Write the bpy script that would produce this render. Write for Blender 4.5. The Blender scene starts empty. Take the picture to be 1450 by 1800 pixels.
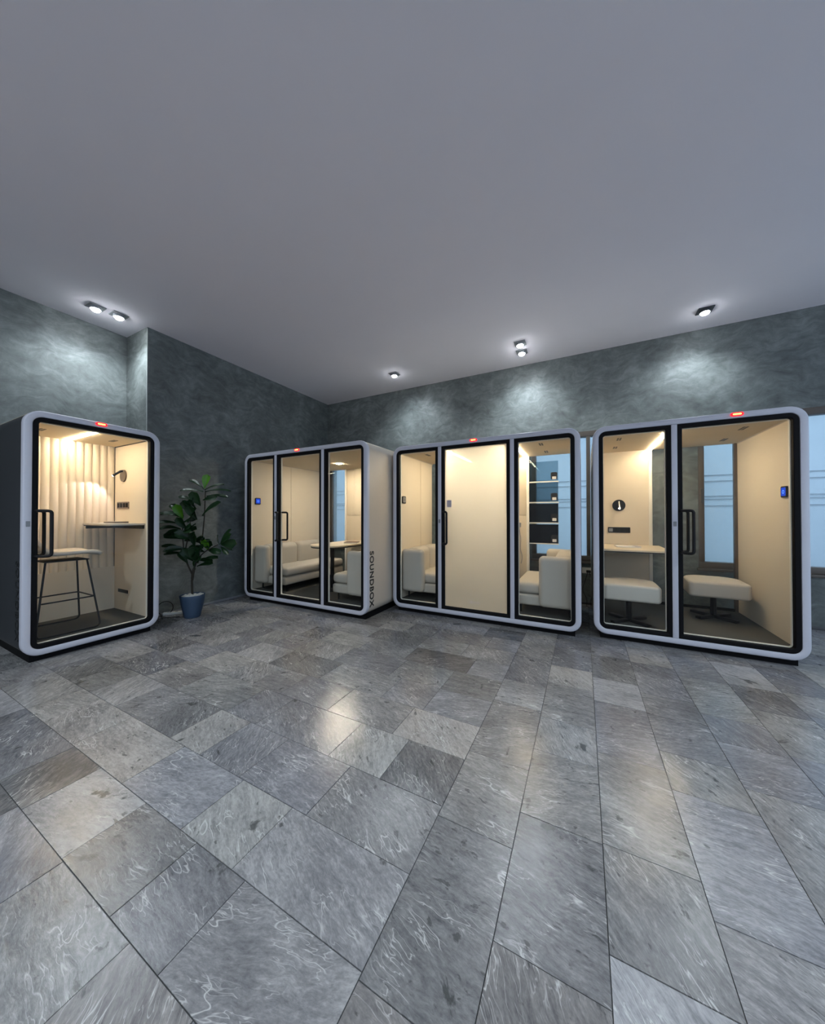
import bpy, bmesh, math, random
from mathutils import Vector, Matrix
PI = math.pi
SC = bpy.context.scene
COL = SC.collection
random.seed(7)

# ------------------------------------------------------------------ materials
def new_mat(name):
    m = bpy.data.materials.new(name); m.use_nodes = True
    nt = m.node_tree; nt.nodes.clear()
    return m, nt, nt.nodes.new('ShaderNodeOutputMaterial')
def N(nt, t, **kw):
    n = nt.nodes.new(t)
    for k, v in kw.items():
        if k.startswith('i_'): n.inputs[k[2:].replace('_', ' ')].default_value = v
        elif k.startswith('n'): n.inputs[int(k[1:])].default_value = v
        else: setattr(n, k, v)
    return n
def L(nt, a, b): nt.links.new(a, b)
def ramp(nt, stops):
    r = nt.nodes.new('ShaderNodeValToRGB'); e = r.color_ramp.elements
    e[0].position, e[0].color = stops[0][0], stops[0][1]
    e[1].position, e[1].color = stops[-1][0], stops[-1][1]
    for p, c in stops[1:-1]:
        x = e.new(p); x.color = c
    return r
def g(v, a=1): return (v, v, v, a)
def math_(nt, op, a, b=None, c=None, clamp=False):
    n = nt.nodes.new('ShaderNodeMath'); n.operation = op; n.use_clamp = clamp
    for i, x in enumerate((a, b, c)):
        if x is None: continue
        if isinstance(x, (int, float)): n.inputs[i].default_value = x
        else: L(nt, x, n.inputs[i])
    return n.outputs[0]
def mixc(nt, fac, a, b, mode='MIX'):
    n = nt.nodes.new('ShaderNodeMix'); n.data_type = 'RGBA'; n.blend_type = mode
    for i, x in ((0, fac), (6, a), (7, b)):
        if isinstance(x, (int, float)): n.inputs[i].default_value = x
        elif isinstance(x, tuple): n.inputs[i].default_value = x if len(x) == 4 else (*x, 1)
        else: L(nt, x, n.inputs[i])
    return n.outputs[2]
def plain(name, col, rough=.5, metal=0, var=.06, scale=30, bump=0, bscale=200, spec=.5):
    """principled surface with a fine noise variation in colour and relief"""
    m, nt, out = new_mat(name)
    p = N(nt, 'ShaderNodeBsdfPrincipled', i_Roughness=rough, i_Metallic=metal)
    p.inputs['Specular IOR Level'].default_value = spec
    tc = N(nt, 'ShaderNodeTexCoord')
    nz = N(nt, 'ShaderNodeTexNoise', i_Scale=scale, i_Detail=4)
    L(nt, tc.outputs['Object'], nz.inputs['Vector'])
    lo = tuple(c * (1 - var) for c in col); hi = tuple(min(1, c * (1 + var)) for c in col)
    L(nt, mixc(nt, nz.outputs[0], lo, hi), p.inputs['Base Color'])
    if bump:
        b2 = N(nt, 'ShaderNodeTexNoise', i_Scale=bscale, i_Detail=3)
        L(nt, tc.outputs['Object'], b2.inputs['Vector'])
        bp = N(nt, 'ShaderNodeBump', i_Strength=bump, i_Distance=.002)
        L(nt, b2.outputs[0], bp.inputs['Height']); L(nt, bp.outputs[0], p.inputs['Normal'])
    L(nt, p.outputs[0], out.inputs[0])
    return m
def emit(name, col, s):
    m, nt, out = new_mat(name)
    e = N(nt, 'ShaderNodeEmission', i_Strength=s); e.inputs[0].default_value = (*col, 1)
    L(nt, e.outputs[0], out.inputs[0]); return m
def pane(name, tint, refl=1.0, cloud=None, cloudmix=0.0):
    """thin sheet glass: see-through with a schlick reflection; optional milky film"""
    m, nt, out = new_mat(name)
    t = N(nt, 'ShaderNodeBsdfTransparent'); t.inputs[0].default_value = (*tint, 1)
    gl = N(nt, 'ShaderNodeBsdfGlossy', i_Roughness=.0)
    lw = N(nt, 'ShaderNodeLayerWeight', i_Blend=.5)
    f = math_(nt, 'POWER', lw.outputs['Facing'], 4.5)
    f = math_(nt, 'MULTIPLY_ADD', f, .7 * refl, .010 * refl, clamp=True)
    base = t.outputs[0]
    if cloud:
        tr = N(nt, 'ShaderNodeBsdfTranslucent'); tr.inputs[0].default_value = (*cloud, 1)
        df = N(nt, 'ShaderNodeBsdfDiffuse'); df.inputs[0].default_value = (*cloud, 1)
        mx0 = N(nt, 'ShaderNodeMixShader', n0=.22)
        L(nt, tr.outputs[0], mx0.inputs[1]); L(nt, df.outputs[0], mx0.inputs[2])
        mx = N(nt, 'ShaderNodeMixShader', n0=cloudmix)
        L(nt, base, mx.inputs[1]); L(nt, mx0.outputs[0], mx.inputs[2]); base = mx.outputs[0]
    ms = N(nt, 'ShaderNodeMixShader'); L(nt, f, ms.inputs[0])
    L(nt, base, ms.inputs[1]); L(nt, gl.outputs[0], ms.inputs[2])
    L(nt, ms.outputs[0], out.inputs[0]); return m

def plaster(name, dark, mid, light):
    """polished trowelled cement: broad clouds and short sweeping strokes"""
    m, nt, out = new_mat(name)
    p = N(nt, 'ShaderNodeBsdfPrincipled', i_Roughness=.55)
    tc = N(nt, 'ShaderNodeTexCoord')
    n1 = N(nt, 'ShaderNodeTexNoise', i_Scale=1.6, i_Detail=6, i_Roughness=.6, i_Distortion=.6)
    L(nt, tc.outputs['Object'], n1.inputs['Vector'])
    w = N(nt, 'ShaderNodeTexNoise', i_Scale=2.2, i_Detail=2)
    L(nt, tc.outputs['Object'], w.inputs['Vector'])
    add = N(nt, 'ShaderNodeMixRGB', blend_type='ADD', n0=.55)
    L(nt, tc.outputs['Object'], add.inputs[1]); L(nt, w.outputs[1], add.inputs[2])
    mp = N(nt, 'ShaderNodeMapping'); mp.inputs['Scale'].default_value = (3.2, 3.2, 9.0)
    mp.inputs['Rotation'].default_value = (.35, .3, 0)
    L(nt, add.outputs[0], mp.inputs['Vector'])
    n2 = N(nt, 'ShaderNodeTexNoise', i_Scale=1.5, i_Detail=7, i_Roughness=.66, i_Distortion=.25)
    L(nt, mp.outputs[0], n2.inputs['Vector'])
    n3 = N(nt, 'ShaderNodeTexNoise', i_Scale=9, i_Detail=6, i_Roughness=.7, i_Distortion=.3)
    L(nt, tc.outputs['Object'], n3.inputs['Vector'])
    s = math_(nt, 'MULTIPLY_ADD', n2.outputs[0], .36, math_(nt, 'MULTIPLY_ADD', n1.outputs[0], .40, math_(nt, 'MULTIPLY', n3.outputs[0], .24)))
    r = ramp(nt, [(.36, (*dark, 1)), (.5, (*mid, 1)), (.64, (*light, 1))])
    L(nt, s, r.inputs[0]); L(nt, r.outputs[0], p.inputs['Base Color'])
    rr = ramp(nt, [(.35, g(.66)), (.65, g(.46))]); L(nt, n2.outputs[0], rr.inputs[0]); L(nt, rr.outputs[0], p.inputs['Roughness'])
    bp = N(nt, 'ShaderNodeBump', i_Strength=.22, i_Distance=.010)
    L(nt, s, bp.inputs['Height']); L(nt, bp.outputs[0], p.inputs['Normal'])
    L(nt, p.outputs[0], out.inputs[0]); return m

def slate():
    m, nt, out = new_mat('slate_tiles')
    p = N(nt, 'ShaderNodeBsdfPrincipled')
    at = N(nt, 'ShaderNodeAttribute', attribute_name='tile')       # r tone, g hue, b pattern seed
    sp = N(nt, 'ShaderNodeSeparateColor'); L(nt, at.outputs[0], sp.inputs[0])
    tc = N(nt, 'ShaderNodeTexCoord')
    off = N(nt, 'ShaderNodeCombineXYZ')
    L(nt, math_(nt, 'MULTIPLY', sp.outputs[2], 37.0), off.inputs[0]); L(nt, math_(nt, 'MULTIPLY', sp.outputs[2], 91.0), off.inputs[1]); L(nt, math_(nt, 'MULTIPLY', sp.outputs[1], 13.0), off.inputs[2])
    rot = N(nt, 'ShaderNodeVectorRotate', rotation_type='Z_AXIS')
    L(nt, tc.outputs['Object'], rot.inputs['Vector']); L(nt, math_(nt, 'MULTIPLY_ADD', sp.outputs[2], 1.5, -.35), rot.inputs['Angle'])
    av = N(nt, 'ShaderNodeVectorMath', operation='ADD'); L(nt, rot.outputs[0], av.inputs[0]); L(nt, off.outputs[0], av.inputs[1])
    V = av.outputs[0]
    # distorted space for veins
    wn = N(nt, 'ShaderNodeTexNoise', i_Scale=4.5, i_Detail=3, i_Roughness=.55); L(nt, V, wn.inputs['Vector'])
    wv = N(nt, 'ShaderNodeMixRGB', blend_type='ADD', n0=.075); L(nt, V, wv.inputs[1]); L(nt, wn.outputs[1], wv.inputs[2])
    def vein(sx, sy, sc, th):
        mp = N(nt, 'ShaderNodeMapping'); mp.inputs['Scale'].default_value = (sx, sy, 1); L(nt, wv.outputs[0], mp.inputs['Vector'])
        vo = N(nt, 'ShaderNodeTexNoise', i_Scale=sc, i_Detail=2, i_Roughness=.5, i_Distortion=.15); L(nt, mp.outputs[0], vo.inputs['Vector'])
        d = math_(nt, 'ABSOLUTE', math_(nt, 'SUBTRACT', vo.outputs[0], .5))
        r = ramp(nt, [(0, g(1)), (th, g(0))]); L(nt, d, r.inputs[0]); return r.outputs[0]
    v1 = vein(.7, 3.4, 3.6, .008); v2 = vein(.9, 4.6, 9.5, .018)
    mk = N(nt, 'ShaderNodeTexNoise', i_Scale=5.5, i_Detail=3); L(nt, V, mk.inputs['Vector'])
    m1 = ramp(nt, [(.47, g(0)), (.58, g(1))]); L(nt, mk.outputs[0], m1.inputs[0])
    mk2 = N(nt, 'ShaderNodeTexNoise', i_Scale=4.4, i_Detail=2); L(nt, off.outputs[0], mk2.inputs['Vector'])
    vm = math_(nt, 'MULTIPLY', math_(nt, 'MAXIMUM', math_(nt, 'MULTIPLY', v1, .55), math_(nt, 'MULTIPLY', v2, .42)), m1.outputs[0])
    # grain streaks
    mpg = N(nt, 'ShaderNodeMapping'); mpg.inputs['Scale'].default_value = (3, 13, 1); L(nt, wv.outputs[0], mpg.inputs['Vector'])
    gn = N(nt, 'ShaderNodeTexNoise', i_Scale=3.0, i_Detail=8, i_Roughness=.7); L(nt, mpg.outputs[0], gn.inputs['Vector'])
    cl = N(nt, 'ShaderNodeTexNoise', i_Scale=2.4, i_Detail=4); L(nt, V, cl.inputs['Vector'])
    fg = N(nt, 'ShaderNodeMapping'); fg.inputs['Scale'].default_value = (1, 2.4, 1); L(nt, wv.outputs[0], fg.inputs['Vector'])
    fn = N(nt, 'ShaderNodeTexNoise', i_Scale=42, i_Detail=5, i_Roughness=.7); L(nt, fg.outputs[0], fn.inputs['Vector'])
    tone = math_(nt, 'MULTIPLY_ADD', fn.outputs[0], .34, math_(nt, 'MULTIPLY_ADD', gn.outputs[0], .36, math_(nt, 'MULTIPLY', cl.outputs[0], .30)))
    tone = math_(nt, 'ADD', tone, math_(nt, 'MULTIPLY_ADD', sp.outputs[0], .20, -.10))
    rc = ramp(nt, [(.33, (.075, .076, .081, 1)), (.5, (.195, .192, .196, 1)), (.66, (.37, .365, .36, 1))]); L(nt, tone, rc.inputs[0])
    hue = ramp(nt, [(0, (.96, .98, 1.04, 1)), (.5, (1, 1, 1, 1)), (.78, (.99, 1.0, .97, 1)), (1, (1.03, .995, .96, 1))]); L(nt, sp.outputs[1], hue.inputs[0])
    c = mixc(nt, 1.0, rc.outputs[0], hue.outputs[0], 'MULTIPLY')
    c = mixc(nt, vm, c, (.68, .68, .66))
    # dark mineral spots
    sn = N(nt, 'ShaderNodeTexNoise', i_Scale=6.5, i_Detail=5, i_Roughness=.6, i_Distortion=.5); L(nt, V, sn.inputs['Vector'])
    sm = ramp(nt, [(.645, g(0)), (.69, g(.8))]); L(nt, sn.outputs[0], sm.inputs[0])
    sg = N(nt, 'ShaderNodeMapping'); sg.inputs['Scale'].default_value = (1, 2.2, 1); L(nt, wv.outputs[0], sg.inputs['Vector'])
    s2 = N(nt, 'ShaderNodeTexNoise', i_Scale=15, i_Detail=4, i_Roughness=.6); L(nt, sg.outputs[0], s2.inputs['Vector'])
    sm2 = ramp(nt, [(.63, g(0)), (.68, g(.65))]); L(nt, s2.outputs[0], sm2.inputs[0])
    c = mixc(nt, math_(nt, 'MAXIMUM', sm.outputs[0], math_(nt, 'MULTIPLY', sm2.outputs[0], math_(nt, 'GREATER_THAN', sp.outputs[1], .45))), c, (.045, .048, .046))
    L(nt, c, p.inputs['Base Color'])
    rr = N(nt, 'ShaderNodeMapRange', n1=.3, n2=.7, n3=.07, n4=.26); L(nt, gn.outputs[0], rr.inputs[0]); L(nt, rr.outputs[0], p.inputs['Roughness'])
    hb = math_(nt, 'ADD', math_(nt, 'MULTIPLY', cl.outputs[0], .9), math_(nt, 'MULTIPLY', gn.outputs[0], .35))
    bp = N(nt, 'ShaderNodeBump', i_Strength=.16, i_Distance=.02); L(nt, hb, bp.inputs['Height']); L(nt, bp.outputs[0], p.inputs['Normal'])
    L(nt, p.outputs[0], out.inputs[0]); return m

M = {}
M['plaster'] = plaster('grey_green_plaster', (.066, .076, .075), (.128, .145, .142), (.225, .25, .245))
M['ceiling'] = plain('ceiling_paint', (.84, .80, .855), .85, var=.02, scale=2)
M['slate'] = slate()
M['grout'] = plain('grout', (.045, .046, .048), .8)
M['silver'] = plain('satin_silver_frame', (.52, .53, .60), .42, var=.03, scale=60, spec=.5)
M['black'] = plain('black_gasket', (.004, .004, .005), .6, spec=.12)
M['blackmetal'] = plain('black_powder_coat', (.006, .006, .007), .5, spec=.25)
M['shell_cream'] = plain('cream_booth_panel', (.52, .46, .385), .55, var=.03)
M['shell_dark'] = plain('charcoal_booth_panel', (.023, .025, .030), .5, var=.05)
M['felt'] = plain('beige_felt', (.70, .62, .505), .95, var=.035, scale=120, bump=.25, bscale=500, spec=.15)
M['felt_ceiling'] = plain('beige_felt_ceiling', (.68, .59, .46), .95, var=.03, scale=90, spec=.1)
M['trimcream'] = plain('cream_edge_trim', (.80, .76, .68), .5, var=.02)
M['woodpanel'] = plain('pale_panel', (.64, .55, .42), .6, var=.05, scale=9, spec=.3)
M['carpet'] = plain('charcoal_carpet', (.085, .085, .080), 1.0, var=.35, scale=420, bump=.6, bscale=700, spec=.05)
M['sofa'] = plain('ivory_bouclé', (.50, .465, .41), .95, var=.05, scale=160, bump=.5, bscale=420, spec=.15)
M['leather'] = plain('pale_leatherette', (.54, .50, .44), .6, var=.03, scale=80, bump=.15, bscale=500, spec=.3)
M['tabletop'] = plain('pale_laminate', (.68, .58, .43), .42, var=.04, scale=25)
M['darkedge'] = plain('dark_table_edge', (.012, .011, .010), .5)
M['glass'] = pane('clear_glass', (.965, .975, .968), 1.0)
M['frost'] = pane('frosted_film', (1, 1, 1), .35, (.93, .90, .84), .96)
M['winglass'] = pane('film_covered_window_glass', (.84, .90, .94), .7, (.78, .86, .93), .22)
M['winframe'] = plain('bronze_window_frame', (.095, .078, .066), .45, var=.08)
M['pot'] = plain('slate_blue_pot', (.035, .065, .115), .5, var=.05, scale=20)
M['trunk'] = plain('plant_stem', (.022, .018, .012), .8, var=.25, scale=60)
M['pebble'] = plain('white_pebble', (.62, .62, .58), .6, var=.2, scale=40)
M['white'] = plain('white_plastic', (.72, .72, .69), .4, var=.02)
M['grey'] = plain('mid_grey_plastic', (.21, .22, .24), .4)
M['paper'] = plain('magazine_cover', (.10, .075, .060), .4, var=.3, scale=15)
M['paperwhite'] = plain('white_paper', (.80, .78, .76), .5, var=.05, scale=20)
M['brownpaper'] = plain('brown_cover', (.22, .145, .11), .5, var=.2, scale=20)
M['cord'] = plain('black_cord', (.008, .008, .008), .5)
M['greycord'] = plain('grey_cord', (.30, .29, .29), .5)
M['lettering'] = plain('black_lettering', (.006, .006, .006), .4)
M['card'] = plain('lavender_card', (.42, .38, .40), .5, var=.15, scale=60)
M['redlens'] = emit('red_lens', (1.0, .018, .03), 2.2)
M['redcore'] = emit('red_core', (1.0, .22, .05), 9)
M['bluescreen'] = emit('blue_screen', (.02, .07, .62), 1.0)
M['blueicon'] = emit('blue_icon', (.12, .30, 1.0), 1.6)
M['strip'] = emit('warm_strip', (1.0, .82, .57), 100)
M['spot'] = emit('warm_spot', (1.0, .85, .62), 60)
M['spotbig'] = emit('warm_ceiling_spot', (1.0, .86, .66), 950)
M['bulb'] = emit('cool_bulb', (.90, .96, 1.0), 100)
M['trimring'] = plain('white_downlight_trim', (.30, .31, .33), .4)
M['darktrim'] = plain('grey_downlight_trim', (.07, .075, .085), .4)
M['facade'] = plain('pale_facade', (.62, .70, .76), .8, var=.05, scale=.8)
M['ledge'] = plain('facade_ledge', (.16, .19, .22), .8)
def leaf_mat(name, c1, c2):
    m, nt, out = new_mat(name)
    p = N(nt, 'ShaderNodeBsdfPrincipled', i_Roughness=.38)
    tc = N(nt, 'ShaderNodeTexCoord'); nz = N(nt, 'ShaderNodeTexNoise', i_Scale=14, i_Detail=3); L(nt, tc.outputs['Object'], nz.inputs['Vector'])
    L(nt, mixc(nt, nz.outputs[0], c1, c2), p.inputs['Base Color'])
    tl = N(nt, 'ShaderNodeBsdfTranslucent'); tl.inputs[0].default_value = (c2[0] * 1.2, c2[1] * 1.3, c2[2], 1)
    ms = N(nt, 'ShaderNodeMixShader', n0=.18); L(nt, p.outputs[0], ms.inputs[1]); L(nt, tl.outputs[0], ms.inputs[2]); L(nt, ms.outputs[0], out.inputs[0])
    return m
M['leaf'] = leaf_mat('dark_fig_leaf', (.004, .020, .007), (.012, .046, .013))
M['leafnew'] = leaf_mat('young_fig_leaf', (.055, .19, .012), (.10, .29, .02))
def film(name, v): return pane(name, v, .5)
TINTS = [(.62, .70, .73), (.44, .52, .55), (.085, .10, .10), (.028, .031, .033)]

# ------------------------------------------------------------------ mesh helpers
def finish(name, bm, mats, parent=None, smooth=True, ang=38):
    bmesh.ops.recalc_face_normals(bm, faces=bm.faces)
    me = bpy.data.meshes.new(name); bm.to_mesh(me); bm.free()
    for m in (mats if isinstance(mats, (list, tuple)) else [mats]): me.materials.append(m)
    if smooth:
        for p in me.polygons: p.use_smooth = True
        me.set_sharp_from_angle(angle=math.radians(ang))
    o = bpy.data.objects.new(name, me); COL.objects.link(o)
    if parent: o.parent = parent
    return o
def box(bm, x0, x1, y0, y1, z0, z1, bev=0, seg=2, mi=0):
    r = bmesh.ops.create_cube(bm, size=1)
    vs = r['verts']
    for v in vs:
        v.co = Vector((x0 + (v.co.x + .5) * (x1 - x0), y0 + (v.co.y + .5) * (y1 - y0), z0 + (v.co.z + .5) * (z1 - z0)))
    fs = set(f for v in vs for f in v.link_faces)
    if bev:
        es = list(set(e for v in vs for e in v.link_edges))
        rr = bmesh.ops.bevel(bm, geom=es, offset=bev, segments=seg, profile=.5, affect='EDGES')
        fs = set(rr['faces']) | set(f for f in fs if f.is_valid)
    for f in fs:
        if f.is_valid: f.material_index = mi
    return vs
def rrect(x0, x1, z0, z1, r, n=7):
    """rounded rectangle, radii (bl, br, tr, tl)"""
    if not isinstance(r, (list, tuple)): r = (r,) * 4
    cs = [(x0, z0, 1, 1, PI), (x1, z0, -1, 1, 1.5 * PI), (x1, z1, -1, -1, 0), (x0, z1, 1, -1, .5 * PI)]
    pts = []
    for (cx, cz, sx, sz, a0), q in zip(cs, r):
        q = max(q, 1e-4)
        for k in range(n + 1):
            a = a0 + k / n * PI / 2
            pts.append((cx + sx * q + q * math.cos(a), cz + sz * q + q * math.sin(a)))
    return pts
def loft(bm, rings, close_rings=False, caps=False):
    """rings: lists of Vector of equal length, each closed"""
    vr = [[bm.verts.new(p) for p in ring] for ring in rings]
    n = len(vr[0]); m = len(vr)
    for i in range(m if close_rings else m - 1):
        a, b = vr[i], vr[(i + 1) % m]
        for j in range(n):
            bm.faces.new((a[j], a[(j + 1) % n], b[(j + 1) % n], b[j]))
    if caps:
        bm.faces.new(vr[0]); bm.faces.new(list(reversed(vr[-1])))
    return vr
def ring_frame(bm, x0, x1, z0, z1, r, prof, n=7):
    """sweep a profile of (inset, y) round a rounded rectangle standing in the xz plane"""
    if not isinstance(r, (list, tuple)): r = (r,) * 4
    rings = []
    for i, y in prof:
        pts = rrect(x0 + i, x1 - i, z0 + i, z1 - i, [max(q - i, .003) for q in r], n)
        rings.append([Vector((a, y, b)) for a, b in pts])
    loft(bm, rings, close_rings=True)
def prism(bm, pts, z0, z1, bev=0, seg=3):
    """extrude an xy outline from z0 to z1 with optional rounded rims"""
    c = Vector((sum(p[0] for p in pts) / len(pts), sum(p[1] for p in pts) / len(pts), 0))
    rings = []
    if bev:
        for k in range(seg + 1):
            a = k / seg * PI / 2
            rings.append((bev * (1 - math.sin(a)), z0 + bev * (1 - math.cos(a))))
        for k in range(seg + 1):
            a = k / seg * PI / 2
            rings.append((bev * (1 - math.cos(a)), z1 - bev * (1 - math.sin(a))))
    else: rings = [(0, z0), (0, z1)]
    def inset(d):
        out = []
        n = len(pts)
        for i in range(n):
            p0, p, p1 = Vector(pts[i - 1]), Vector(pts[i]), Vector(pts[(i + 1) % n])
            t = (p1 - p0)
            if t.length < 1e-9: t = p1 - p
            t.normalize(); nn = Vector((-t.y, t.x))
            if nn.dot(Vector((c.x, c.y)) - p) < 0: nn = -nn
            out.append(p + nn * d)
        return out
    loft(bm, [[Vector((q.x, q.y, z)) for q in inset(d)] for d, z in rings], caps=True)
def tube(bm, pts, r, seg=8, closed=False, caps=True):
    pts = [Vector(p) for p in pts]; n = len(pts); rings = []; up = None
    for i, p in enumerate(pts):
        a = pts[i - 1] if (i > 0 or closed) else p; b = pts[(i + 1) % n] if (i < n - 1 or closed) else p
        t = (b - a).normalized()
        if up is None:
            up = t.orthogonal().normalized()
        up = (up - t * up.dot(t)).normalized(); s = t.cross(up)
        rr = r[i] if isinstance(r, (list, tuple)) else r
        rings.append([p + (up * math.cos(k / seg * 2 * PI) + s * math.sin(k / seg * 2 * PI)) * rr for k in range(seg)])
    loft(bm, rings, close_rings=closed, caps=(caps and not closed))
def fillet(pts, r, n=5, closed=False):
    pts = [Vector(p) for p in pts]; out = []; N_ = len(pts)
    for i, p in enumerate(pts):
        if not closed and i in (0, N_ - 1): out.append(p); continue
        a = pts[i - 1]; b = pts[(i + 1) % N_]
        d1 = (a - p); d2 = (b - p); q = min(r, d1.length * .49, d2.length * .49)
        s = p + d1.normalized() * q; e = p + d2.normalized() * q
        for k in range(n + 1):
            t = k / n
            out.append(s * (1 - t) ** 2 + p * 2 * t * (1 - t) + e * t * t)
    return out
def lathe(bm, prof, seg=32, cx=0, cy=0):
    rings = [[Vector((cx + r * math.cos(k / seg * 2 * PI), cy + r * math.sin(k / seg * 2 * PI), z)) for k in range(seg)] for r, z in prof]
    loft(bm, rings, caps=True)
def disc_y(bm, cx, cz, rx, rz, y0, y1, n=28):
    ring = lambda y: [Vector((cx + rx * math.cos(k / n * 2 * PI), y, cz + rz * math.sin(k / n * 2 * PI))) for k in range(n)]
    loft(bm, [ring(y0), ring(y1)], caps=True)
def plate(bm, x0, x1, z0, z1, y0, y1, r):
    pts = rrect(x0, x1, z0, z1, r, 5)
    loft(bm, [[Vector((a, y, b)) for a, b in pts] for y in (y0, y1)], caps=True)
def text_mesh(body, size, depth=.002):
    cu = bpy.data.curves.new('lettering', 'FONT'); cu.body = body; cu.size = size; cu.extrude = depth
    cu.align_x = 'CENTER'; cu.align_y = 'CENTER'; cu.space_character = 1.12; cu.offset = .0022
    o = bpy.data.objects.new('tmp', cu); COL.objects.link(o)
    dg = bpy.context.evaluated_depsgraph_get(); dg.update()
    me = bpy.data.meshes.new_from_object(o.evaluated_get(dg))
    bpy.data.objects.remove(o)
    return me

# ------------------------------------------------------------------ scene bookkeeping
def tag(o, label, cat, group=None):
    o['label'] = label; o['category'] = cat
    if group: o['group'] = group
    return o
def thing(name, label, cat, loc=(0, 0, 0), rz=0, group=None):
    o = bpy.data.objects.new(name, None); COL.objects.link(o)
    o.empty_display_size = .1
    o.location = loc; o.rotation_euler = (0, 0, rz)
    return tag(o, label, cat, group)
def struct(name, bm, m, **k):
    o = finish(name, bm, m, **k); o['kind'] = 'structure'; return o
def lamp(name, kind, parent, loc, energy, col, aim=None, **k):
    d = bpy.data.lights.new(name, kind); d.energy = energy; d.color = col
    for a, v in k.items(): setattr(d, a, v)
    o = bpy.data.objects.new(name, d); COL.objects.link(o); o.location = loc
    if aim is not None:
        o.rotation_euler = (Vector(aim) - Vector(loc)).to_track_quat('-Z', 'Y').to_euler()
    if parent: o.parent = parent
    return o

# ------------------------------------------------------------------ room shell
CEIL = 3.777; L1 = -5.513; L2 = -4.971; JOG = 2.162; BACK = 5.533; RIGHT = 5.2; FRONT = -4.6
def build_room():
    # ceiling
    bm = bmesh.new(); box(bm, -5.8, RIGHT + .3, FRONT - .3, BACK + .3, CEIL, CEIL + .2); struct('ceiling', bm, M['ceiling'], smooth=False)
    # left wall with the jog
    bm = bmesh.new()
    box(bm, L1 - .25, L1, FRONT - .2, JOG, 0, CEIL); box(bm, L1 - .25, L2, JOG, BACK + .25, 0, CEIL)
    struct('wall_left', bm, M['plaster'], smooth=False)
    bm = bmesh.new(); box(bm, L2 - .004, L2 + .003, JOG - .003, JOG + .004, .03, CEIL - .02); struct('trim_1', bm, plain('corner_bead', (.45, .48, .46), .4), smooth=False)
    # back wall with three window openings
    wins = [(-4.90, -3.60), (-.72, .72), (1.34, 3.30)]
    z0, z1 = .66, 2.60
    bm = bmesh.new()
    box(bm, L2, RIGHT, BACK, BACK + .22, 0, z0); box(bm, L2, RIGHT, BACK, BACK + .22, z1, CEIL)
    xs = [L2] + [v for w in wins for v in w] + [RIGHT]
    for a, b in zip(xs[::2], xs[1::2]): box(bm, a, b, BACK, BACK + .22, z0, z1)
    struct('wall_back', bm, M['plaster'], smooth=False)
    for i, (a, b) in enumerate(wins):
        bm = bmesh.new(); f = .06
        box(bm, a, b, BACK - .012, BACK + .10, z0, z0 + .08, .004); box(bm, a, b, BACK - .012, BACK + .10, z1 - .08, z1, .004)
        box(bm, a, a + f, BACK - .012, BACK + .10, z0 + .08, z1 - .08, .004); box(bm, b - f, b, BACK - .012, BACK + .10, z0 + .08, z1 - .08, .004)
        mx = {0: -4.25, 1: .074, 2: 2.15}[i]; box(bm, mx - .026, mx + .026, BACK - .012, BACK + .08, z0 + .08, z1 - .08, .004)
        o = struct('window_%d' % (i + 1), bm, M['winframe'])
        bm = bmesh.new(); box(bm, a + f, mx - .026, BACK + .04, BACK + .046, z0 + .08, z1 - .08); gl = finish('pane', bm, M['winglass'], o, smooth=False)
        bm = bmesh.new(); box(bm, mx + .026, b - f, BACK + .04, BACK + .046, z0 + .08, z1 - .08); gl = finish('pane', bm, M['winglass'], o, smooth=False)
        bm = bmesh.new(); box(bm, a - .02, b + .02, BACK - .035, BACK - .002, z0 - .035, z0 - .002, .006); finish('sill', bm, M['winframe'], o)
        if i == 2:
            bm = bmesh.new(); box(bm, a + .025, a + .045, BACK - .035, BACK - .012, 1.50, 1.68, .006); finish('latch', bm, M['darktrim'], o)
    # right and front walls: unseen glazing added to let more daylight in
    def glazed(name, win, bx, opening, horizontal):
        bm = bmesh.new(); (u0, u1, v0, v1) = opening; (a0, a1, c0, c1) = bx
        def b(u_0, u_1, v_0, v_1, t0=c0, t1=c1, bb=None, bev=0):
            if horizontal: box(bb if bb else bm, u_0, u_1, t0, t1, v_0, v_1, bev)
            else: box(bb if bb else bm, t0, t1, u_0, u_1, v_0, v_1, bev)
        b(a0, a1, 0, v0); b(a0, a1, v1, CEIL); b(a0, u0, v0, v1); b(u1, a1, v0, v1)
        struct(name, bm, M['plaster'], smooth=False)
        bf = bmesh.new(); n = 4; mid = (c0 + c1) / 2
        b(u0, u1, v0, v0 + .06, mid - .04, mid + .04, bf); b(u0, u1, v1 - .06, v1, mid - .04, mid + .04, bf)
        for k in range(n + 1):
            x = u0 + (u1 - u0) * k / n; lo = .0 if k == 0 else .03; hi = 0 if k == n else .03
            b(x - lo, x + hi, v0 + .06, v1 - .06, mid - .04, mid + .04, bf)
        o = struct(win, bf, M['winframe'], smooth=False)
        for k in range(n):
            bp = bmesh.new(); x0 = u0 + (u1 - u0) * k / n + .03; x1 = u0 + (u1 - u0) * (k + 1) / n - .03
            b(x0, x1, v0 + .06, v1 - .06, mid - .003, mid + .003, bp); finish('pane', bp, M['glass'], o, smooth=False)
    glazed('wall_right', 'window_4', (FRONT - .2, BACK + .22, RIGHT, RIGHT + .22), (FRONT, BACK - .02, .02, CEIL - .02), False)
    glazed('wall_front', 'window_5', (L1, RIGHT, FRONT - .2, FRONT), (L1 + .02, RIGHT - .02, .02, CEIL - .02), True)
    # low pale skirting strip along the left wall
    bm = bmesh.new(); box(bm, L2, L2 + .012, JOG, 5.5, .02, .05, .003); struct('baseboard_left', bm, plain('grey_skirting', (.22, .23, .25), .45))
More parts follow.
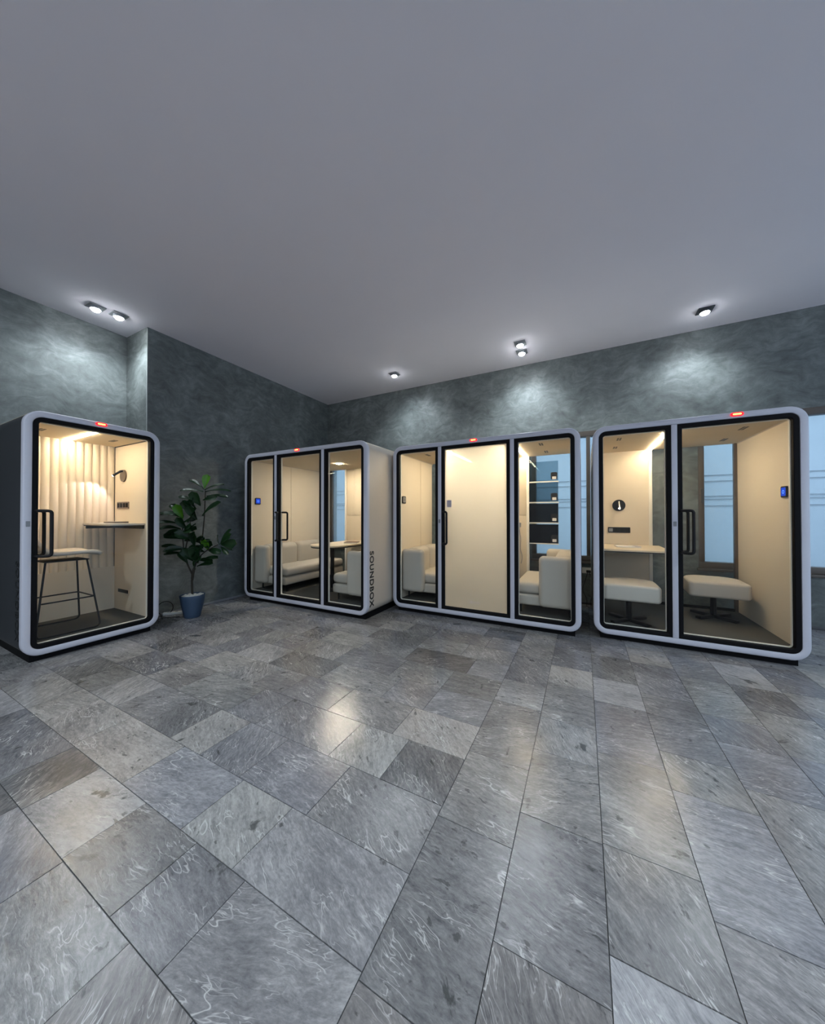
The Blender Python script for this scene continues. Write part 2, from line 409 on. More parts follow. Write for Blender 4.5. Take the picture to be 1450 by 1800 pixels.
    bm = bmesh.new(); box(bm, L2, RIGHT, BACK - .012, BACK, .02, .055, .003); struct('baseboard_back', bm, plain('dark_skirting', (.06, .06, .065), .5))
    # pale building across the lane behind the frosted windows
    bm = bmesh.new(); box(bm, -9, 9, 8.6, 8.8, -.3, 7)
    struct('exterior_wall', bm, M['facade'], smooth=False)
    for k, z in enumerate((1.53, 1.66, 1.72, 2.02, 2.14)):
        bm = bmesh.new(); box(bm, -9, 9, 8.590, 8.6, z, z + .012); struct('exterior_wall_ledge', bm, M['ledge'], smooth=False)
    bm = bmesh.new(); box(bm, -12, 12, BACK + .22, 12, -.32, -.02); struct('exterior_ground', bm, plain('lane_paving', (.30, .32, .34), .9), smooth=False)

def build_floor():
    """slate: courses along x left of a joint at x = -0.585, courses along y right of it"""
    bm = bmesh.new(); lay = bm.loops.layers.float_color.new('tile'); R = random.Random(11)
    gap = .0016
    def tile(x0, x1, y0, y1):
        x0 += gap; x1 -= gap; y0 += gap; y1 -= gap
        z = R.uniform(-.0006, .0006)
        cs = [(x0, y0), (x1, y0), (x1, y1), (x0, y1)]
        t = [bm.verts.new((x, y, z)) for x, y in cs]; d = [bm.verts.new((x, y, -.012)) for x, y in cs]
        fs = [bm.faces.new(t)] + [bm.faces.new((d[i], d[(i + 1) % 4], t[(i + 1) % 4], t[i])) for i in range(4)]
        tone = R.gauss(.5, .24); tone = min(1, max(0, tone)); c = (tone, R.random(), R.random(), 1)
        for f in fs:
            f.material_index = 0
            for l in f.loops: l[lay] = c
    XB = -.576
    rows = [BACK]; ys = [.235, .512, .79, 1.083, 1.403, 1.724]
    y = 1.75
    up = [1.724]
    while up[-1] < BACK: up.append(up[-1] + R.uniform(.29, .325))
    dn = [.235]
    while dn[-1] > FRONT: dn.append(dn[-1] - R.uniform(.27, .31))
    edges = sorted(set(dn + ys + up))
    for a, b in zip(edges[:-1], edges[1:]):
        x = XB
        while x > L1:
            w = R.choice([.30, .34, .40, .46, .52, .60]); tile(max(x - w, L1 - .02), x, a, min(b, BACK)); x -= w
    xs = [XB, -.256, .064, .374, .69, 1.005, 1.315]
    while xs[-1] < RIGHT: xs.append(xs[-1] + R.uniform(.30, .33))
    for a, b in zip(xs[:-1], xs[1:]):
        y = FRONT
        y += R.uniform(-.5, 0)
        while y < BACK:
            w = R.choice([.30, .34, .38, .45, .50, .58]); tile(a, min(b, RIGHT), max(y, FRONT), min(y + w, BACK)) if y + w > FRONT + .05 else None; y += w
    # bed of grout under the tiles
    vs = box(bm, L1 - .05, RIGHT, FRONT, BACK, -.10, -.0035)
    for v in vs:
        for f in v.link_faces: f.material_index = 1
    bmesh.ops.translate(bm, verts=bm.verts, vec=(0, 0, .02))
    struct('floor', bm, [M['slate'], M['grout']], smooth=False)

# ------------------------------------------------------------------ booths
ZB, ZT, FLOOR_IN, CEIL_IN = .08, 2.30, .165, 2.226
FZ = .02      # finished floor level
def build_pod(label, loc, rz, w, depth, shell, mull, door, back, strips=(), spots=(), vents=(), status=.5, frosted=False, lock=(), text_side=None, cat='booth'):
    P = thing('office_booth', label, cat, loc, rz, 'glass fronted office booths')
    bm = bmesh.new(); box(bm, .06, w - .06, .06, depth - .05, FZ, ZB + .03); finish('plinth', bm, M['black'], P)
    bm = bmesh.new(); ring_frame(bm, 0, w, ZB, ZT, .125, [(0, .05), (0, depth), (.045, depth), (.045, .05)], 8); finish('shell', bm, shell, P)
    bm = bmesh.new(); ring_frame(bm, -.002, w + .002, ZB - .002, ZT + .002, .127, [(0, .055), (0, .012), (.004, .004), (.012, 0), (.048, 0), (.055, .003), (.058, .010), (.058, .055)], 8)
    finish('frame', bm, M['silver'], P)
    zb, zt = ZB + .056, ZT - .056
    edges = [.056] + [v for m in mull for v in (m - .024, m + .024)] + [w - .056]
    panes = list(zip(edges[::2], edges[1::2]))
    for m in mull:
        bm = bmesh.new(); box(bm, m - .024, m + .024, 0, .055, zb, zt, .005); finish('mullion', bm, M['silver'], P)
    for i, (a, b) in enumerate(panes):
        isdoor = i == door
        rl = .068 if i == 0 else .004; rr = .068 if i == len(panes) - 1 else .004
        rad = (rl, rr, rr, rl)
        bm = bmesh.new(); ring_frame(bm, a, b, zb, zt, rad, [(0, .006), (.034, .006), (.039, .010), (.039, .05), (0, .05)], 7)
        fr = finish('door' if isdoor else 'glazing_frame', bm, M['black'], P)
        bm = bmesh.new(); box(bm, a + .035, b - .035, .022, .030, zb + .035, zt - .035); finish('glass', bm, M['glass'], fr, smooth=False)
        bm = bmesh.new(); ring_frame(bm, a + .030, b - .030, zb + .030, zt - .030, .03, [(0, .051), (.015, .051), (.015, .075), (0, .075)], 5); finish('inner_trim', bm, M['trimcream'], fr)
        if isdoor and frosted:
            bm = bmesh.new(); v = [bm.verts.new(c) for c in ((a + .036, .033, zb + .036), (b - .036, .033, zb + .036), (b - .036, .033, zt - .036), (a + .036, .033, zt - .036))]; bm.faces.new(v)
            finish('frosted_film', bm, M['frost'], fr, smooth=False)
        if isdoor:
            xs = a + .02; bx = xs + .083
            bm = bmesh.new()
            for s in (-1, 1):
                y0 = .02; y1 = .02 + s * .095
                pts = [(xs, y0, 1.39), (xs + .03, y0 + (y1 - y0) * .9, 1.39), (bx, y1, 1.39), (bx, y1, .98), (xs + .03, y0 + (y1 - y0) * .9, .98), (xs, y0, .98)]
                tube(bm, fillet(pts, .035, 5), .0135, 10)
            finish('handle', bm, M['blackmetal'], fr)
    # lock plates on the frame
    for lx, lz in lock:
        bm = bmesh.new(); plate(bm, lx - .013, lx + .013, lz - .024, lz + .024, -.004, .002, .003); finish('lock_plate', bm, M['grey'], P)
    # inside linings
    bm = bmesh.new(); box(bm, .04, w - .04, .06, depth - .02, ZB + .03, FLOOR_IN); finish('carpet', bm, M['carpet'], P, smooth=False)
    bm = bmesh.new()
    box(bm, .04, w - .04, .06, depth - .02, CEIL_IN, ZT - .03); cp = finish('ceiling_panel', bm, M['felt_ceiling'], P, smooth=False)
    for s in (0, 1):
        x0, x1 = (.04, .056) if s == 0 else (w - .056, w - .04)
        bm = bmesh.new(); ym = min(.885, depth * .62) if len(panes) == 3 else None
        if ym: box(bm, x0, x1, .076, ym - .003, FLOOR_IN, CEIL_IN); box(bm, x0, x1, ym + .003, depth - .04, FLOOR_IN, CEIL_IN)
        else: box(bm, x0, x1, .076, depth - .04, FLOOR_IN, CEIL_IN)
        finish('side_lining', bm, M['felt'], P, smooth=False)
    # back: list of (x0, x1, kind)
    for x0, x1, kind in back:
        if kind == 'glass':
            bm = bmesh.new(); box(bm, x0, x1, depth - .034, depth - .028, FLOOR_IN, CEIL_IN); finish('back_glass', bm, M['glass'], P, smooth=False)
            bm = bmesh.new(); box(bm, x0, x1, depth - .05, depth - .012, FLOOR_IN - .02, FLOOR_IN + .03, .003); finish('back_rail', bm, M['black'], P)
        elif kind == 'post':
            bm = bmesh.new(); box(bm, x0, x1, depth - .055, depth - .004, FLOOR_IN, CEIL_IN, .004); finish('back_post', bm, M['trimcream'], P)
        elif kind == 'darkpost':
            bm = bmesh.new(); box(bm, x0, x1, depth - .055, depth - .004, FLOOR_IN, CEIL_IN, .003); finish('back_post', bm, M['winframe'], P)
        elif kind == 'flat':
            bm = bmesh.new(); box(bm, x0, x1, depth - .045, depth - .01, FLOOR_IN, CEIL_IN); finish('back_panel', bm, M['felt'], P, smooth=False)
        elif kind == 'boards':
            bm = bmesh.new(); zs = 1.344; nb = 5; bw = (x1 - x0) / nb
            box(bm, x0, x1, depth - .030, depth - .01, FLOOR_IN, CEIL_IN)
            for k in range(nb):
                box(bm, x0 + k * bw + .0015, x0 + (k + 1) * bw - .0015, depth - .042, depth - .028, zs + .004, CEIL_IN, .002)
            box(bm, x0, x1, depth - .042, depth - .028, FLOOR_IN, zs - .004, .002)
            finish('back_panel', bm, M['woodpanel'], P)
        elif kind == 'pleats':
            bm = bmesh.new(); n = int(round((x1 - x0) / .074)); bw = (x1 - x0) / n; zs = .70
            ya = depth - .045
            prof = []
            for k in range(n):
                for t in range(8):
                    u = t / 8; prof.append((x0 + (k + u) * bw, ya + .020 * (abs(2 * u - 1) ** 2.6)))
            prof.append((x1, ya + .020))
            top = [bm.verts.new((x, y, CEIL_IN)) for x, y in prof]; bot = [bm.verts.new((x, y, zs)) for x, y in prof]
            for k in range(len(prof) - 1): bm.faces.new((bot[k], bot[k + 1], top[k + 1], top[k]))
            box(bm, x0, x1, depth - .043, depth - .01, FLOOR_IN, zs); box(bm, x0, x1, depth - .022, depth - .008, zs, CEIL_IN)
            finish('back_panel', bm, M['felt'], P, ang=50)
    # ceiling lights and vents
    for sx, y0, y1 in strips:
        bm = bmesh.new(); box(bm, sx - .016, sx + .016, y0, y1, CEIL_IN - .010, CEIL_IN + .002); finish('light_strip', bm, M['strip'], P, smooth=False)
    for sx, sy in spots:
        bm = bmesh.new(); lathe(bm, [(.0, CEIL_IN - .006), (.045, CEIL_IN - .006), (.045, CEIL_IN + .002), (0.001, CEIL_IN + .002)], 24, sx, sy); finish('ceiling_spot', bm, M['spotbig'], P)
    for vx, vy in vents:
        bm = bmesh.new()
        for k in (0, 1): box(bm, vx - .022 + k * .026, vx - .004 + k * .026, vy - .07, vy + .07, CEIL_IN - .003, CEIL_IN + .002)
        finish('ceiling_vent', bm, plain('vent_grey', (.10, .095, .09), .6), P, smooth=False)
    # red occupancy lamp on the top rail
    bm = bmesh.new(); plate(bm, status - .045, status + .045, ZT - .038, ZT - .004, -.010, .004, .016); sl = finish('status_light', bm, M['redlens'], P)
    bm = bmesh.new(); plate(bm, status - .030, status + .030, ZT - .028, ZT - .014, -.012, -.008, .006); finish('lamp_core', bm, M['redcore'], sl)
    if text_side:
        me = text_mesh('SOUNDBOX', .118); me.materials.append(M['lettering'])
        o = bpy.data.objects.new('lettering', me); COL.objects.link(o); o.parent = P
        tx, ty, tz = text_side[1:]
        ux, nx = (Vector((0, 0, -1)), Vector((1, 0, 0))) if text_side[0] == 'r' else (Vector((0, 0, -1)), Vector((-1, 0, 0)))
        uy = nx.cross(ux)
        o.matrix_local = Matrix(((ux.x, uy.x, nx.x, tx), (ux.y, uy.y, nx.y, ty), (ux.z, uy.z, nx.z, tz), (0, 0, 0, 1)))
    return P

def build_pods():
    p1 = build_pod('narrow one-door booth with charcoal sides and a bar stool inside', (-4.3704, .9821, 0), PI / 2, 1.0534, 1.00, M['shell_dark'], [], 0,
              [(.056, .9974, 'pleats')], strips=[(.543, .10, .95)], vents=[(.24, .54), (.82, .54)], status=.525, lock=[(.031, 1.273)], text_side=('l', -.001, .125, .585))
    w = 2.349
    bk = [(.056, .70, 'glass'), (.70, .735, 'post'), (.735, 1.614, 'boards'), (1.614, 1.652, 'post'), (1.652, w - .056, 'glass')]
    p2 = build_pod('dimmest booth, cream-sided with dark SOUNDBOX lettering, standing in the corner', (-4.7548, 3.3834, 0), 0, 2.3545, 1.66, M['shell_cream'], [.702, 1.620], 1,
              bk, spots=[(1.078, .99)], vents=[(2.10, .55)], status=1.147, lock=[(.702, 1.31)], text_side=('r', 2.3555, .104, .535))
    p3 = build_pod('warmly lit booth with a frosted middle door between two clear panes', (-2.364, 3.9548, 0), 0, 2.3428, 1.25, M['shell_cream'], [.707, 1.626], 1,
              bk, strips=[(.736, .12, 1.20), (1.607, .12, 1.20)], vents=[(.36, .40), (1.908, .385), (1.918, .925)], status=1.163, frosted=True, lock=[(.707, 1.27)])
    p4 = build_pod('two-pane booth holding two pedestal ottomans, beside the bright window', (.0999, 4.068, 0), 0, 1.6313, 1.36, M['shell_cream'], [.706], 1,
              [(.056, .687, 'flat'), (.687, .726, 'post'), (.726, 1.545, 'glass'), (1.545, 1.5753, 'darkpost')], strips=[(.70, .12, 1.30)],
              vents=[(.276, .40), (.277, .94), (1.346, .42), (1.363, 1.0)], status=1.168, lock=[(.706, 1.26)])
    # card and faint mark on the frosted door
    dr = [c for c in p3.children if c.name.startswith('door')][0]
    bm = bmesh.new(); plate(bm, .800, .868, 1.445, 1.545, .017, .021, .006); o = finish('door_card', bm, M['paperwhite'], dr)
    bm = bmesh.new(); plate(bm, .806, .862, 1.452, 1.538, .0155, .018, .003); o2 = finish('door_notice', bm, M['card'], dr)
    bm = bmesh.new(); disc_y(bm, 1.125, .264, .018, .018, .018, .021); plate(bm, 1.158, 1.238, .256, .270, .018, .021, .006); finish('door_logo', bm, M['paperwhite'], dr)
    return p1, p2, p3, p4

# ------------------------------------------------------------------ furniture
def sbox(name, x0, x1, y0, y1, z0, z1, bev, mat, parent, seg=5):
    bm = bmesh.new(); box(bm, min(x0, x1), max(x0, x1), min(y0, y1), max(y0, y1), z0, z1, bev, seg)
    return finish(name, bm, mat, parent, ang=80)
def build_sofa(label, x_wall, y_front, length, s, aw, D=.655):
    """s = +1 faces +x with its back at x_wall, s = -1 mirrored"""
    S = thing('sofa', label, 'sofa', (x_wall, y_front, FLOOR_IN), 0, 'facing sofas in the booths')
    X = lambda v: s * v
    sbox('base', X(.01), X(D), .06, length - .02, .105, .232, .028, M['sofa'], S)
    sbox('seat_cushion', X(.15), X(D + .012), .075, length - .03, .238, .372, .048, M['sofa'], S)
    h = (length - .24) / 2
    sbox('back_cushion', X(.005), X(.235), .11, .11 + h + .02, .30, .715, .085, M['sofa'], S)
    sbox('back_cushion', X(.005), X(.235), .125 + h, .11 + 2 * h + .02, .30, .715, .085, M['sofa'], S)
    for y0 in (0, length - .12):
        sbox('armrest', X(.0), X(aw), y0, y0 + .12, .108, .702, .055, M['sofa'], S, 6)
    for x in (.06, D - .05):
        for y in (.14, length - .12):
            bm = bmesh.new(); tube(bm, [(X(x), y, 0), (X(x), y, .112)], .012, 10); finish('leg', bm, M['blackmetal'], S)
    return S
def build_ottoman(label, cx, cy, rz, z0, z1):
    O = thing('ottoman', label, 'ottoman', (cx, cy, FLOOR_IN), rz, 'pedestal ottomans')
    w, d = .262, .268
    pts = [(x, y) for x, y in rrect(-w, w, -d, d, (.05, .05, .20, .20), 9)]
    bm = bmesh.new(); prism(bm, pts, z0 - FLOOR_IN, z1 - FLOOR_IN, .03, 4); finish('seat_cushion', bm, M['leather'], O, ang=60)
    bm = bmesh.new(); lathe(bm, [(.022, .02), (.028, .03), (.028, z0 - FLOOR_IN - .02), (.09, z0 - FLOOR_IN - .015), (.09, z0 - FLOOR_IN + .002)], 20); finish('pedestal', bm, M['blackmetal'], O)
    for a in range(4):
        bm = bmesh.new(); box(bm, -.03, .03, 0, .235, .0, .028, .004)
        bmesh.ops.rotate(bm, verts=bm.verts, cent=(0, 0, 0), matrix=Matrix.Rotation(PI / 4 + a * PI / 2, 3, 'Z')); finish('base_arm', bm, M['blackmetal'], O)
    return O
def build_furniture():
    build_sofa('ivory sofa under the blue-lit panel in the dimmest booth', -4.698, 3.50, 1.46, 1, .295)
    build_sofa('ivory sofa seen end-on beyond the pedestal table, nearest the SOUNDBOX lettering', -2.458, 3.50, 1.46, -1, .375)
    build_sofa('ivory sofa on the left of the frosted door, below the unlit wall panel', -2.306, 4.075, 1.05, 1, .35)
    build_sofa('ivory sofa in front of the tinted film samples', -.079, 4.075, 1.05, -1, .385)
    # peninsula table in the corner booth
    T = thing('table', 'pale round-ended table on one black pedestal between two ivory sofas', 'table', (-3.58, 4.06, FLOOR_IN))
    pts = [(.31 * math.cos(a), .31 * math.sin(a)) for a in [PI + k / 20 * PI for k in range(21)]] + [(.31, .92), (-.31, .92)]
    bm = bmesh.new(); prism(bm, pts, .694, .715); tt = finish('tabletop', bm, M['tabletop'], T)
    bm = bmesh.new(); prism(bm, [(x * .985, y * .985 + .004) for x, y in pts], .676, .6935); finish('edge_underside', bm, M['darkedge'], tt)
    bm = bmesh.new(); tube(bm, [(0, .04, .02), (0, .04, .69)], .030, 20); finish('pedestal', bm, M['blackmetal'], T)
    bm = bmesh.new(); lathe(bm, [(.001, 0), (.20, 0), (.20, .008), (.03, .022), (.001, .022)], 32, 0, .04); finish('base_plate', bm, M['blackmetal'], T)
    B = thing('magazine', 'dark brown magazine on the pedestal table', 'magazine', (-3.50, 4.50, FLOOR_IN + .7155), .5)
    bm = bmesh.new(); box(bm, -.11, .11, -.15, .15, .0, .012); finish('pages', bm, M['paperwhite'], B, smooth=False)
    bm = bmesh.new(); box(bm, -.112, .112, -.152, .152, .012, .015); finish('cover', bm, M['brownpaper'], B, smooth=False)
    # bar stool
    S = thing('bar_stool', 'pale low-backed bar stool on thin black wire legs', 'stool', (-4.84, 1.36, FLOOR_IN))
    bm = bmesh.new(); prof = [(.255, .742), (.24, .757), (.20, .768), (.10, .770), (-.02, .762), (-.12, .766), (-.19, .795), (-.235, .845), (-.262, .905), (-.275, .955)]
    grid = []
    for i, (y, z) in enumerate(prof):
        t = i / (len(prof) - 1); hw = .225 * (1 - .25 * max(0, (t - .6) / .4) ** 2) * (1 - .28 * max(0, (.14 - t) / .14) ** 2)
        grid.append([bm.verts.new((hw * u, y + (.03 * u * u if t > .6 else 0), z + .018 * u * u * (1 if t > .15 else .2))) for u in [k / 6 - 1 for k in range(13)]])
    for a, b in zip(grid[:-1], grid[1:]):
        for j in range(12): bm.faces.new((a[j], a[j + 1], b[j + 1], b[j]))
    bmesh.ops.recalc_face_normals(bm, faces=bm.faces)
    bmesh.ops.solidify(bm, geom=bm.faces[:], thickness=.04)
    zmin = min(v.co.z for v in bm.verts)
    seat = finish('seat', bm, M['leather'], S, ang=70)
    md = seat.modifiers.new('soft', 'SUBSURF'); md.levels = 1; md.render_levels = 2
    bm = bmesh.new(); box(bm, -.15, .15, -.16, .17, .712, .722, .003); finish('seat_plate', bm, M['blackmetal'], S)
    for s in (-1, 1):
        bm = bmesh.new(); pts = [(s * .13, .155, .718), (s * .27, .225, .012), (s * .27, -.25, .012), (s * .13, -.15, .718)]
        tube(bm, fillet(pts, .05, 5), .0085, 8); finish('leg', bm, M['blackmetal'], S)
    bm = bmesh.new(); pts = [(-.226, -.185, .34), (-.203, .198, .34), (.203, .198, .34), (.226, -.185, .34)]
    pts = [(-.207, -.195, .325), (-.207, .192, .325), (.207, .192, .325), (.207, -.195, .325)]
    tube(bm, fillet(pts, .03, 4), .0075, 8); finish('footrest', bm, M['blackmetal'], S)
    # high desk in the narrow booth
    D = thing('wall_desk', 'high narrow desk fixed in the corner of the one-door booth, above the bar stool', 'desk', (-5.308, 1.982, 1.235))
    pts = [(x, y) for x, y in rrect(0, .735, -.315, 0, (.004, .05, .0, .0), 8)]
    bm = bmesh.new(); prism(bm, pts, 0, .018); finish('desktop', bm, M['leather'], D)
    bm = bmesh.new(); prism(bm, [(x * .98 + .002, y * .97 - .002) for x, y in pts], -.012, -.0005); finish('edge_underside', bm, M['darkedge'], D)
    bm = bmesh.new(); box(bm, .01, .72, -.035, 0, -.045, -.013, .003); box(bm, .0, .03, -.29, -.035, -.045, -.013, .003); finish('bracket', bm, M['darkedge'], D)
    B = thing('magazine', 'closed dark magazine lying on pale sheets on the high desk', 'magazine', (-4.92, 1.84, 1.2535), .15)
    bm = bmesh.new(); box(bm, -.10, .10, -.07, .07, .0041, .020); finish('pages', bm, M['paper'], B, smooth=False)
    bm = bmesh.new(); box(bm, -.102, .102, -.072, .072, .0201, .0225); finish('cover', bm, M['leather'], B, smooth=False)
    o = thing('paper_sheets', 'pale paper sheets under the magazine on the high desk', 'paper', (-4.95, 1.832, 1.2535), .03)
    bm = bmesh.new(); box(bm, -.21, .21, -.13, .13, 0, .0035); finish('sheet_stack', bm, M['paperwhite'], o, smooth=False)
    # desk in the two-pane booth
    D = thing('wall_desk', 'pale shelf desk below the black round reading lamp, above the nearer ottoman', 'desk', (.157, 5.378, .922))
    pts = rrect(0, .735, -.83, 0, (.0, .06, .0, .0), 6)
    bm = bmesh.new(); prism(bm, pts, 0, .018); finish('desktop', bm, M['tabletop'], D)
    bm = bmesh.new(); prism(bm, [(x * .985 + .003, y * .985 - .003) for x, y in pts], -.016, -.0005); finish('edge_underside', bm, M['darkedge'], D)
    bm = bmesh.new(); box(bm, .02, .70, -.03, 0, -.05, -.0165, .003); finish('bracket', bm, M['darkedge'], D)
    B = thing('magazine', 'white magazine on the pale shelf desk under the round reading lamp', 'magazine', (.50, 4.98, .9405), 0.1)
    bm = bmesh.new(); box(bm, -.13, .13, -.09, .09, .0, .014); finish('pages', bm, M['paperwhite'], B, smooth=False)
    bm = bmesh.new(); box(bm, .07, .131, -.091, .091, .0141, .0165); finish('cover_band', bm, M['card'], B, smooth=False)
    build_ottoman('nearer pale ottoman on a black cross base, in front of the shelf desk', .45, 4.385, 0, .435, .607)
    build_ottoman('farther pale ottoman beside the blue-lit wall panel, under the booth window', 1.335, 4.985, -.06, .435, .607)

# ------------------------------------------------------------------ fittings
def build_fittings():
    # reading lamps
    W = thing('reading_lamp', 'dark disc reading lamp with a slim angled arm above the high desk', 'lamp', (-5.095, 1.980, 1.843), 0)
    bm = bmesh.new(); disc_y(bm, 0, 0, .075, .075, -.016, 0); finish('wall_disc', bm, plain('taupe_metal', (.12, .095, .075), .4), W)
    bm = bmesh.new(); tube(bm, [(0, -.012, .055), (0, -.035, .055)], .012, 12); tube(bm, [(0.005, -.03, .058), (-.05, -.092, -.004)], .013, 12); finish('lamp_head', bm, M['blackmetal'], W)
    bm = bmesh.new(); tube(bm, [(-.0502, -.0922, -.0043), (-.0514, -.0936, -.0057)], .010, 12); finish('bulb', bm, M['spot'], W)
    lamp('reading_beam', 'SPOT', W, (-.054, -.097, -.009), 9, (1, .82, .80), aim=(-.22, -.50, -.68), spot_size=1.5, spot_blend=.10, shadow_soft_size=.012)
    W = thing('reading_lamp', 'round black reading lamp with a bright slot on the wall of the two-pane booth', 'lamp', (.444, 5.382, 1.482), 0)
    bm = bmesh.new(); disc_y(bm, 0, 0, .078, .080, -.016, 0); finish('wall_disc', bm, M['blackmetal'], W)
    bm = bmesh.new(); tube(bm, [(0, -.012, .045), (0, -.03, .045)], .012, 12); tube(bm, [(0, -.03, .05), (0, -.10, -.042)], [.008, .014], 12); finish('lamp_head', bm, plain('polished_steel', (.55, .53, .50), .2, 1.0), W)
    bm = bmesh.new(); tube(bm, [(0, -.1005, -.0425), (0, -.102, -.045)], .011, 12); finish('bulb', bm, M['spot'], W)
    # socket panels
    def socket(label, loc, rz, w, h, mat, light=None):
        S = thing('wall_socket', label, 'socket', loc, rz)
        bm = bmesh.new(); plate(bm, -w / 2, w / 2, -h / 2, h / 2, -.010, 0, .006); pl = finish('plate', bm, mat, S)
        n = 4
        for k in range(n):
            x = -w / 2 + (k + .5) * w / n; q = min(w / n * .36, h * .32)
            bm = bmesh.new(); plate(bm, x - q, x + q, -q, q, -.0125, -.009, .004); finish('outlet', bm, (light if (k == 0 and light) else M['black']), S)
        return S
    socket('grey-brown socket strip under the dark disc lamp, above the high desk', (-5.105, 1.9805, 1.474), 0, .295, .085, plain('taupe_plate', (.13, .10, .085), .45), M['black'])
    socket('long black socket strip under the round black lamp', (.445, 5.383, 1.14), 0, .262, .078, M['blackmetal'], M['grey'])
    V = thing('air_vent', 'slim dark vent low on the wall under the high desk', 'vent', (-5.095, 1.981, .405), 0)
    bm = bmesh.new(); plate(bm, -.125, .125, -.02, .02, -.006, 0, .004); finish('vent_plate', bm, M['darkedge'], V)
    # control panels
    def panel(label, loc, rz, scr, icon):
        S = thing('control_panel', label, 'control panel', loc, rz)
        bm = bmesh.new(); plate(bm, -.048, .048, -.052, .052, -.014, 0, .014); finish('panel_body', bm, M['blackmetal'], S)
        bm = bmesh.new(); plate(bm, -.038, .038, -.038, .040, -.0155, -.0135, .010); finish('screen', bm, scr, S)
        bm = bmesh.new(); ring = []
        n = 24
        for rr in (.012, .018):
            ring.append([Vector((rr * math.cos(k / n * 2 * PI), -.0165, rr * math.sin(k / n * 2 * PI))) for k in range(n)])
        loft(bm, [ring[0], ring[1], [v + Vector((0, .0015, 0)) for v in ring[1]], [v + Vector((0, .0015, 0)) for v in ring[0]]], close_rings=True); finish('icon', bm, icon, S)
    panel('small blue-lit touch panel on the wall above the sofa of the dimmest booth', (-4.6985, 3.578, 1.577), PI / 2, M['bluescreen'], M['blueicon'])
    panel('small unlit grey touch panel in the booth with the frosted door', (-2.3075, 4.164, 1.57), PI / 2, M['grey'], M['darktrim'])
    panel('small blue-lit touch panel on the end wall of the two-pane booth', (1.6745, 4.31, 1.563), -PI / 2, M['bluescreen'], M['blueicon'])
    # tinted film samples stuck to the rear glass
    yb = 3.9548 + 1.25 - .034
    zs = [(2.135, 1.846), (1.822, 1.543), (1.516, 1.241), (1.212, .937)]
    desc = ['clearest tinted film sample, topmost of four on the rear glass', 'pale grey film sample second from the top on the rear glass', 'dark film sample third from the top on the rear glass', 'blackest film sample, lowest of four on the rear glass']
    for (zt, zb), t, d in zip(zs, TINTS, desc):
        F = thing('film_sample', d, 'film sample', (-.718, yb - .001, zb), 0, 'tinted film samples on the rear glass')
        bm = bmesh.new(); box(bm, 0, .404, -.004, -.001, 0, zt - zb); finish('film', bm, film('tint', t), F, smooth=False)
        bm = bmesh.new(); box(bm, -.006, .410, -.006, -.0005, -.016, -.001); finish('lit_gap_strip', bm, M['trimcream'], F, smooth=False)  # cream colour stands in for the line of light in the gap
        bm = bmesh.new(); plate(bm, .305, .392, .018, .125, -.007, -.0045, .02); lb = finish('label', bm, M['blackmetal'], F)
        bm = bmesh.new(); plate(bm, .325, .378, .022, .062, -.0085, -.0065, .004); finish('label_patch', bm, M['paperwhite'], lb)
    # cable hanging on the board panel
    bm = bmesh.new(); o = thing('charging_cable', 'thin grey cable hanging on the pale boards beside the film samples', 'cable', (-.86, yb - .012, 1.20), 0)
    pts = [(0, -.006, 0), (.01, -.012, -.10), (.03, -.012, -.22), (.015, -.012, -.34), (.05, -.012, -.48), (.03, -.012, -.58)]
    tube(bm, fillet(pts, .05, 4), .006, 8); finish('cord', bm, M['greycord'], o)
    bm = bmesh.new(); plate(bm, -.03, .03, -.035, .035, -.018, 0, .008); finish('plug_box', bm, M['grey'], o)
    # white outlet on the back wall between two booths
    S = thing('wall_outlet', 'white wall outlet with a black plug, in the gap between two booths', 'socket', (.05, BACK - .0, .525), 0)
    bm = bmesh.new(); plate(bm, -.065, .065, -.042, .042, -.012, 0, .006); finish('plate', bm, M['white'], S)
    P = thing('appliance_plug', 'black plug with hanging cords in the white wall outlet', 'plug', (.07, BACK - .012, .515), 0)
    bm = bmesh.new(); box(bm, -.03, .03, -.035, -.001, -.018, .018, .005); finish('plug', bm, M['cord'], P)
    for s in (-1, 1):
        bm = bmesh.new(); tube(bm, fillet([(s * .012, -.03, -.015), (s * .05, -.035, -.15), (s * .09, -.04, -.28), (s * .02, -.04, -.40), (s * .03, -.045, -.505)], .06, 4), .004, 6); finish('cord', bm, M['cord'], P)
    # power strip and cable by the plant
    S = thing('power_strip', 'white power strip lying on the floor behind the blue plant pot', 'power strip', (-4.86, 2.47, FZ), .9)
    bm = bmesh.new(); box(bm, -.15, .15, -.03, .03, 0, .035, .006); finish('strip_body', bm, M['white'], S)
    for k in range(3):
        bm = bmesh.new(); lathe(bm, [(.001, .0351), (.017, .0351), (.017, .0365), (.001, .0365)], 16, -.09 + k * .09, 0); finish('outlet', bm, M['grey'], S)
    P = thing('power_cable', 'black cable looping on the floor beside the blue plant pot', 'cable', (-4.885, 2.36, FZ), 0)
    pts = []
    for k in range(40):
        a = k / 39
        if a < .6:
            t = a / .6 * 2 * PI * .92 - PI / 2; pts.append((-.03 + .035 * math.cos(t), .0 + .085 * math.cos(t) * .9, .10 + .088 * math.sin(t)))
        else:
            t = (a - .6) / .4; pts.append((pts[23][0] + .0 + .25 * t, pts[23][1] + .10 * t - .07 * math.sin(PI * t), max(.008, pts[23][2] * (1 - t * 2.2))))
    bm = bmesh.new(); tube(bm, pts, .006, 8); finish('cord', bm, M['cord'], P)

